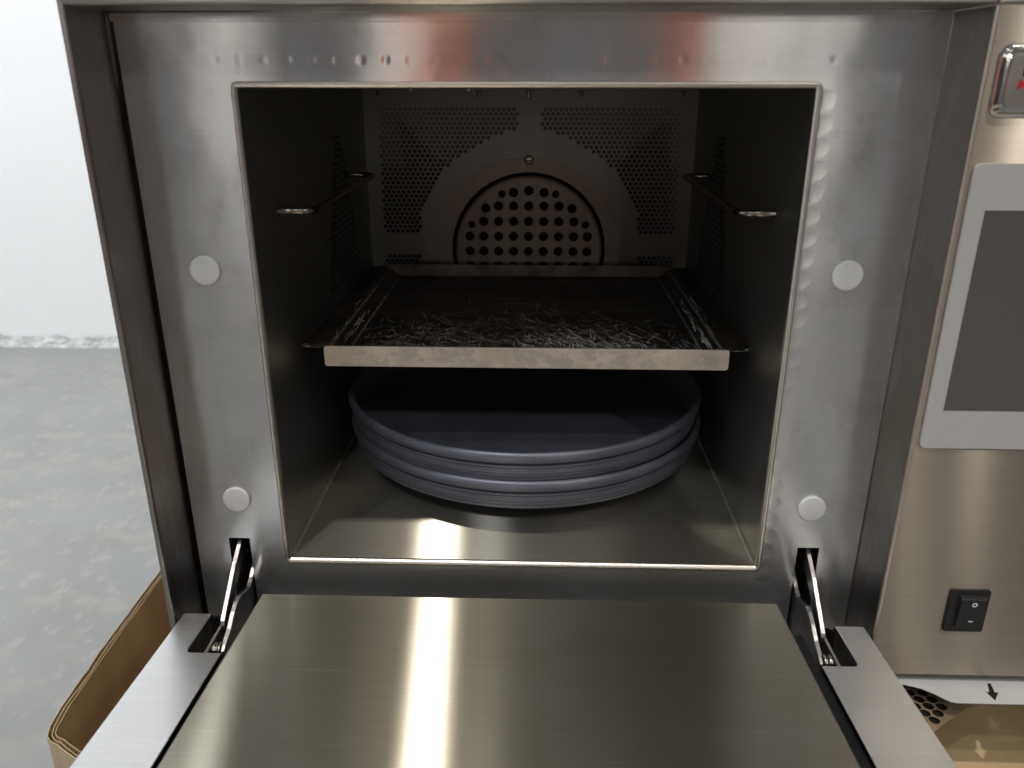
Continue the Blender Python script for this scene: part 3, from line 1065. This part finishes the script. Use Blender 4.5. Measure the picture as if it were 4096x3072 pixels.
# ------------------------------------------------------------------ hinge arms (parts of the oven)
def arm_plate(name, top, low, x, th, par=oven):
    """plate in the yz plane; top edge list and lower edge list of (y,z)"""
    pts = top + list(reversed(low))
    o = prism(name, pts, 'x', x - th / 2, x + th / 2, [M_arm], par)
    o.data.materials.append(M_armside)
    for p in o.data.polygons:
        if abs(p.normal.x) > 0.8:
            p.material_index = 1
    bevel(o, 0.0003, 1)
    return o
for s in (-1, 1):
    xA, xB, xC = s * 0.1980, s * 0.1925, s * 0.2010
    topA = [(0.020, 0.0225), (0.0063, 0.0160), (-0.0010, 0.0110), (-0.0133, 0.0034), (-0.0268, -0.0078), (-0.0373, -0.0162), (-0.0410, -0.0195), (-0.0422, -0.0228)]
    lowA = [(0.020, 0.0100), (0.0063, 0.0035), (-0.0010, -0.001), (-0.0133, -0.0090), (-0.0268, -0.0195), (-0.0340, -0.0260), (-0.0380, -0.0280), (-0.0405, -0.0275)]
    arm_plate('hinge_lever', topA, lowA, xA, 0.0030)
    topB = [(0.020, -0.0010), (0.0070, -0.0105), (0.0015, -0.0140), (-0.0025, -0.0158), (-0.0055, -0.0168), (-0.0100, -0.0160), (-0.0165, -0.0136), (-0.0225, -0.0122),
            (-0.0290, -0.0128), (-0.0360, -0.0160), (-0.0456, -0.0222), (-0.0560, -0.0268), (-0.0600, -0.0290)]
    lowB = [(0.020, -0.060), (0.0070, -0.060), (0.0015, -0.058), (-0.0025, -0.056), (-0.0055, -0.054), (-0.0100, -0.052), (-0.0165, -0.050), (-0.0225, -0.048),
            (-0.0290, -0.044), (-0.0360, -0.040), (-0.0456, -0.038), (-0.0560, -0.037), (-0.0600, -0.034)]
    arm_plate('hinge_bracket', topB, lowB, xB, 0.0030)
    topC = [(-0.0320, -0.0255), (-0.0450, -0.0258), (-0.0644, -0.0256), (-0.0760, -0.0250)]
    lowC = [(-0.0320, -0.036), (-0.0450, -0.037), (-0.0644, -0.037), (-0.0760, -0.036)]
    arm_plate('hinge_link', topC, lowC, xC, 0.0022)
    pv = lathe('pivot_pin', [(0.0001, -0.0035), (0.0042, -0.0035), (0.0052, -0.0028), (0.0052, 0.0), (0.0042, 0.0006), (0.0052, 0.0012), (0.0052, 0.0032), (0.0001, 0.0034)],
               M_wire, oven, (s * 0.1965, -0.0570, -0.0300), 24, 'x')

# ------------------------------------------------------------------ TRAY
TZ = 0.1400
tray = empty('baking_tray', 'scratched dark baking tray with pale front edge on the middle rack', 'tray', loc=(0, 0.19, TZ))
def T(o):
    o.matrix_parent_inverse = tray.matrix_world.inverted() if False else Matrix.Translation((0, -0.19, -TZ))
    return o
TX0, TX1, TY0, TY1 = -0.1575, 0.1595, 0.0640, 0.3230
tw = 0.0014
dp = 0.0175
bx0, bx1 = -0.1350, 0.1365     # inner trough at flange level
ix0, ix1 = -0.1290, 0.1305     # inner floor
fx0, fx1 = -0.1433, 0.1455     # outer front wall extents
# base, side slopes and flanges as one sheet (open trough section extruded in y)
def tray_body():
    sec = []  # x,z section of the upper skin
    sec.append((TX0, TZ))
    sec.append((bx0 - 0.004, TZ))
    sec.append((bx0, TZ - 0.001))
    sec.append((bx0 + 0.003, TZ - 0.0055))
    sec.append((ix0 + 0.004, TZ - 0.0068))
    sec.append((ix1 - 0.004, TZ - 0.0068))
    sec.append((bx1 - 0.003, TZ - 0.0055))
    sec.append((bx1, TZ - 0.001))
    sec.append((bx1 + 0.004, TZ))
    sec.append((TX1, TZ))
    nx = len(sec)
    ys = [TY0 + (TY1 - TY0) * k / 20 for k in range(21)]
    v, f = [], []
    for y in ys:
        for i, (x, z) in enumerate(sec):
            wob = 0.0006 * noise.noise(Vector((x * 18, y * 18, 2)))
            v.append((x, y, z + wob))
    for k in range(len(ys) - 1):
        for i in range(nx - 1):
            a = k * nx + i
            f.append((a, a + 1, a + nx + 1, a + nx))
    # round the four flange corners
    o = mesh('pan_floor', v, f, M_tray, tray, smooth=True)
    for vt in o.data.vertices:
        x, y = vt.co.x, vt.co.y
        for cx in (TX0, TX1):
            for cy in (TY0, TY1):
                if abs(x - cx) < 1e-4 and abs(y - cy) < 1e-4:
                    vt.co.x = cx + (0.0035 if cx < 0 else -0.0035)
    sol = o.modifiers.new('thick', 'SOLIDIFY')
    sol.thickness = tw
    sol.offset = -1
    sharp(o, 50)
    return T(o)
tray_body()
# corner tips
# front wall: tall pale lip
def lipwall(name, y0, y1, ztop, zbot, x0, x1, mats):
    pts = rrect(x0, zbot, x1, ztop, 0.0022, 3)
    o = prism(name, [(p[0], p[1]) for p in pts], 'y', y0, y1, mats, tray, 0.0005)
    return T(o)
lipwall('front_lip', TY0 - 0.0012, TY0 + 0.0008, TZ - 0.0006, TZ - 0.0158, fx0, fx1, M_trayside)
# back wall inner side, taller than the floor
M_trayback = plain('dull_tray_back', (0.16, 0.14, 0.12), 0.5, 0.5, 50, 0.5)
bw = prism('back_lip', rrect(-0.1420, TZ - 0.008, 0.1440, TZ + 0.0045, 0.004, 4), 'y', TY1 - 0.0125, TY1 - 0.0105, M_trayback, tray, 0.0004)
T(bw)
# under skirt so that the tray has depth at its sides
for x0, x1 in ((fx0, fx0 + 0.0015), (fx1 - 0.0015, fx1)):
    T(box('side_skirt', (x0, TY0 + 0.001, TZ - 0.0150), (x1, TY1 - 0.01, TZ - 0.0022), M_trayside, tray))
T(box('underside', (fx0, TY0 + 0.001, TZ - 0.0158), (fx1, TY1 - 0.01, TZ - 0.0148), M_tray, tray))
# worn raised ridges where the flanges turn down into the trough
M_ridge = plain('worn_grey_ridge', (0.20, 0.195, 0.19), 0.42, 0.5, 160, 0.7)
for rx, rz in ((bx0 - 0.0030, TZ + 0.0002), (bx1 + 0.0030, TZ + 0.0002), (ix0 + 0.0015, TZ - 0.0062), (ix1 - 0.0015, TZ - 0.0062)):
    T(prism('rim_ridge', [(rx - 0.0011, rz - 0.0006), (rx - 0.0005, rz + 0.0006), (rx + 0.0005, rz + 0.0006), (rx + 0.0011, rz - 0.0006)], 'y', TY0 + 0.001, TY1 - 0.014, M_ridge, tray))
# scratches: thin raised burrs
def scratches():
    rnd = random.Random(5)
    def build(name, n, mat, gen):
        v, f = [], []
        for _ in range(n):
            x, y, ang, ln, cur, w = gen()
            seg = 5
            px, py = x, y
            a = ang
            row = []
            for i in range(seg + 1):
                nx_, ny_ = -math.sin(a), math.cos(a)
                ww = w * (0.35 + 0.65 * math.sin(math.pi * (i + 0.5) / (seg + 1)))
                row.append(((px + nx_ * ww), (py + ny_ * ww), (px - nx_ * ww), (py - ny_ * ww)))
                px += math.cos(a) * ln / seg
                py += math.sin(a) * ln / seg
                a += cur / seg
            b = len(v)
            ok = all(TX0 + 0.004 < r[0] < TX1 - 0.004 and TY0 + 0.001 < r[1] < TY1 - 0.016 for r in row)
            if not ok:
                continue
            for r in row:
                for q in (0, 2):
                    xx, yy = r[q], r[q + 1]
                    # height of the tray skin here
                    if xx < bx0 - 0.004 or xx > bx1 + 0.004:
                        z = TZ
                    elif xx < bx0 + 0.004:
                        z = TZ - 0.0062 * min(1, (xx - (bx0 - 0.004)) / 0.010)
                    elif xx > bx1 - 0.004:
                        z = TZ - 0.0062 * min(1, ((bx1 + 0.004) - xx) / 0.010)
                    else:
                        z = TZ - 0.0066
                    v.append((xx, yy, z + 0.00065 + 0.0006 * noise.noise(Vector((xx * 18, yy * 18, 2)))))
            for i in range(seg):
                f.append((b + 2 * i, b + 2 * i + 1, b + 2 * i + 3, b + 2 * i + 2))
        o = mesh(name, v, f, mat, tray)
        o['kind'] = 'stuff'
        T(o)
    def front_right():
        x = rnd.gauss(0.050, 0.034)
        y = TY0 + 0.002 + abs(rnd.gauss(0, 0.026))
        return x, y, rnd.gauss(2.15, 0.40), rnd.uniform(0.004, 0.020), rnd.gauss(0, 0.25), rnd.uniform(0.00007, 0.00024)
    def centre():
        x = rnd.gauss(0.0, 0.065)
        y = TY0 + 0.01 + abs(rnd.gauss(0.045, 0.040))
        return x, y, rnd.uniform(0, math.pi), rnd.uniform(0.006, 0.036), rnd.gauss(0, 0.4), rnd.uniform(0.00005, 0.00012)
    def left():
        x = rnd.gauss(-0.075, 0.030)
        y = TY0 + 0.006 + abs(rnd.gauss(0.02, 0.030))
        return x, y, rnd.uniform(0, math.pi), rnd.uniform(0.003, 0.018), rnd.gauss(0, 0.35), rnd.uniform(0.00005, 0.00012)
    def flecks():
        return rnd.uniform(-0.12, 0.122), TY0 + 0.003 + abs(rnd.gauss(0, 0.05)), rnd.uniform(0, math.pi), rnd.uniform(0.0008, 0.003), 0, rnd.uniform(0.00009, 0.00025)
    def edges():
        s = 1 if rnd.random() < 0.72 else -1
        x = (0.1365 if s > 0 else -0.1350) + rnd.gauss(0, 0.0035)
        y = TY0 + 0.002 + abs(rnd.gauss(0, 0.085 if s > 0 else 0.11))
        return x, y, math.pi / 2 + rnd.gauss(0, 0.06), rnd.uniform(0.006, 0.03), rnd.gauss(0, 0.1), rnd.uniform(0.00006, 0.00016)
    build('scratches', 330, M_scratch, front_right)
    build('scratches', 160, M_scratch, left)
    build('scratches', 120, M_scratch, centre)
    build('brown_scratches', 150, M_scratchbrown, centre)
    build('scratch_flecks', 450, M_scratch, flecks)
    build('edge_scratches', 150, M_scratch, edges)
scratches()

# ------------------------------------------------------------------ PANS
def pan_profile(h, R):
    # outside from the bottom centre, up the side with fine grooves, over the rim and back inside
    P = [(0.0001, 0.0), (R - 0.009, 0.0), (R - 0.0058, 0.0006), (R - 0.0042, 0.0020), (R - 0.0036, 0.0042),
         (R - 0.0041, 0.0045), (R - 0.0034, 0.0048), (R - 0.0031, 0.0072), (R - 0.0037, 0.0075), (R - 0.0030, 0.0078), (R - 0.0027, h - 0.0128),
         (R - 0.0034, h - 0.0125), (R - 0.0027, h - 0.0121), (R - 0.0027, h - 0.0106), (R - 0.0046, h - 0.0100), (R - 0.0046, h - 0.0088),
         (R - 0.0012, h - 0.0080), (R - 0.0002, h - 0.0066), (R, h - 0.0040), (R - 0.0003, h - 0.0020), (R - 0.0012, h - 0.0006), (R - 0.0026, h),
         (R - 0.0042, h - 0.0005), (R - 0.0056, h - 0.0020), (R - 0.0072, 0.0050), (R - 0.0095, 0.0024), (R - 0.015, 0.0016), (0.0001, 0.0016)]
    return P
for i, (z, dx, dy, lab) in enumerate(((0.0262, 0.0008, 0.000, 'lower blue grey round pan near the cavity floor, directly under the other pan'),
                                      (0.0490, -0.0006, -0.001, 'upper blue grey round pan, empty, resting on the pan below the tray'))):
    p = lathe('round_pan', pan_profile(0.0245, 0.1515), M_pan, None, (0, 0, 0), 144)
    sharp(p, 60)
    p.location = (-0.0004 + dx, 0.1790 + dy, z)
    tag(p, lab, 'pan', 'two stacked round pans')
sp_ = lathe('round_spacer', [(0.0001, 0.0), (0.098, 0.0), (0.100, 0.002), (0.100, 0.0205), (0.098, 0.0225), (0.0001, 0.0225)], M_dark, None, (0, 0, 0), 48)
sp_.location = (0, 0.182, 0.0034)
tag(sp_, 'dark round spacer on the cavity floor hidden under the two pans', 'spacer')

# ------------------------------------------------------------------ CARDBOARD BOX beside the oven
cb = empty('cardboard_box', 'open brown cardboard box standing on the floor left of the oven', 'box')
BR = -0.205
def wall_path():
    P = [(-0.4110, 0.60), (-0.4100, 0.36), (-0.4085, 0.28), (-0.4062, 0.142), (-0.4030, 0.075), (-0.4000, 0.052)]
    P += [(-0.3975, 0.0440), (-0.3930, 0.0400), (-0.3870, 0.0380), (-0.3800, 0.0335), (-0.3645, 0.0245), (-0.33, 0.012), (-0.285, 0.004), (-0.245, 0.002)]
    return P
def offset(P, d):
    out = []
    for i, p in enumerate(P):
        a = Vector(P[max(i - 1, 0)])
        b = Vector(P[min(i + 1, len(P) - 1)])
        t = (b - a).normalized()
        out.append((p[0] + t.y * d, p[1] - t.x * d))
    return out
def resample(P, step):
    out = [P[0]]
    for a, b in zip(P[:-1], P[1:]):
        d = (Vector(b) - Vector(a)).length
        k = max(1, int(d / step))
        for i in range(1, k + 1):
            out.append((a[0] + (b[0] - a[0]) * i / k, a[1] + (b[1] - a[1]) * i / k))
    return out
base = resample(wall_path(), 0.004)
def sheet(name, d, th, zt, mat, par, wob=0.0010, seed=0):
    a = offset(base, d)
    b = offset(base, d + th)
    v, f = [], []
    zb = FZ + 0.001
    n = len(base)
    for i in range(n):
        top = zt + wob * noise.noise(Vector((i * 0.35, seed, 0))) + 0.0012 * noise.noise(Vector((i * 0.08, seed + 5, 0)))
        w1 = 0.0009 * noise.noise(Vector((i * 0.12, seed, 3)))
        v += [(a[i][0] + w1, a[i][1], zb), (a[i][0] + w1, a[i][1], top), (b[i][0] + w1, b[i][1], top), (b[i][0] + w1, b[i][1], zb)]
    for i in range(n - 1):
        q = 4 * i
        for k in range(3):
            f.append((q + k, q + k + 1, q + 4 + k + 1, q + 4 + k))
    f.append((0, 1, 2, 3))
    return mesh(name, v, f, mat, par)
wl_ = sheet('board_wall', 0.0, 0.0007, BR, M_card, cb, seed=1)
sheet('liner', 0.0031, 0.0007, BR - 0.0006, M_cardedge, wl_, seed=4)
sheet('liner', 0.0064, 0.0009, BR + 0.0004, M_cardedge, wl_, seed=9)
# corrugated fluting between the liners
def flute(d0, d1, seed):
    fine = resample(wall_path(), 0.0011)
    a = offset(fine, d0)
    b = offset(fine, d1)
    v, f = [], []
    for i in range(len(fine)):
        t = 0.5 + 0.5 * math.sin(i * 1.15)
        x = a[i][0] * (1 - t) + b[i][0] * t
        y = a[i][1] * (1 - t) + b[i][1] * t
        zt = BR - 0.0016 + 0.0006 * noise.noise(Vector((i * 0.2, seed, 0)))
        v += [(x, y, zt - 0.03), (x, y, zt)]
    for i in range(len(fine) - 1):
        f.append((2 * i, 2 * i + 1, 2 * i + 3, 2 * i + 2))
    mesh('fluting', v, f, M_card, wl_)
flute(0.0008, 0.0030, 1)
flute(0.0039, 0.0063, 2)
box('box_back_wall', (-0.408, 0.598, FZ + .001), (-0.235, 0.603, BR), M_card, cb)
box('box_side_wall', (-0.240, 0.004, FZ + .001), (-0.236, 0.598, -0.21), M_card, cb)
box('box_base', (-0.405, 0.01, FZ + .001), (-0.241, 0.597, FZ + .006), M_card, cb)

# ------------------------------------------------------------------ unseen orange boxes added behind the camera for their reflection in the steel
def proxy(x, y, w, h, lab):
    c = empty('orange_proxy', lab, 'proxy', 'unseen orange reflection proxies', loc=(0, 0, 0))
    z0 = 0.0
    t = 0.02
    for a, b_ in (((x - w / 2, y, FZ), (x + w / 2, y + t, h)), ((x - w / 2, y - w, FZ), (x + w / 2, y - w + t, h)),
                  ((x - w / 2, y - w + t, FZ), (x - w / 2 + t, y, h)), ((x + w / 2 - t, y - w + t, FZ), (x + w / 2, y, h))):
        box('proxy_wall', a, b_, M_orange, c, 0.004)
proxy(-0.47, -3.4, 0.30, 0.84, 'tall orange crate added unseen behind the camera, for the left orange reflection in the steel')
proxy(0.68, -3.4, 0.24, 0.76, 'narrower orange crate added unseen behind the camera, for the right orange reflection in the steel')
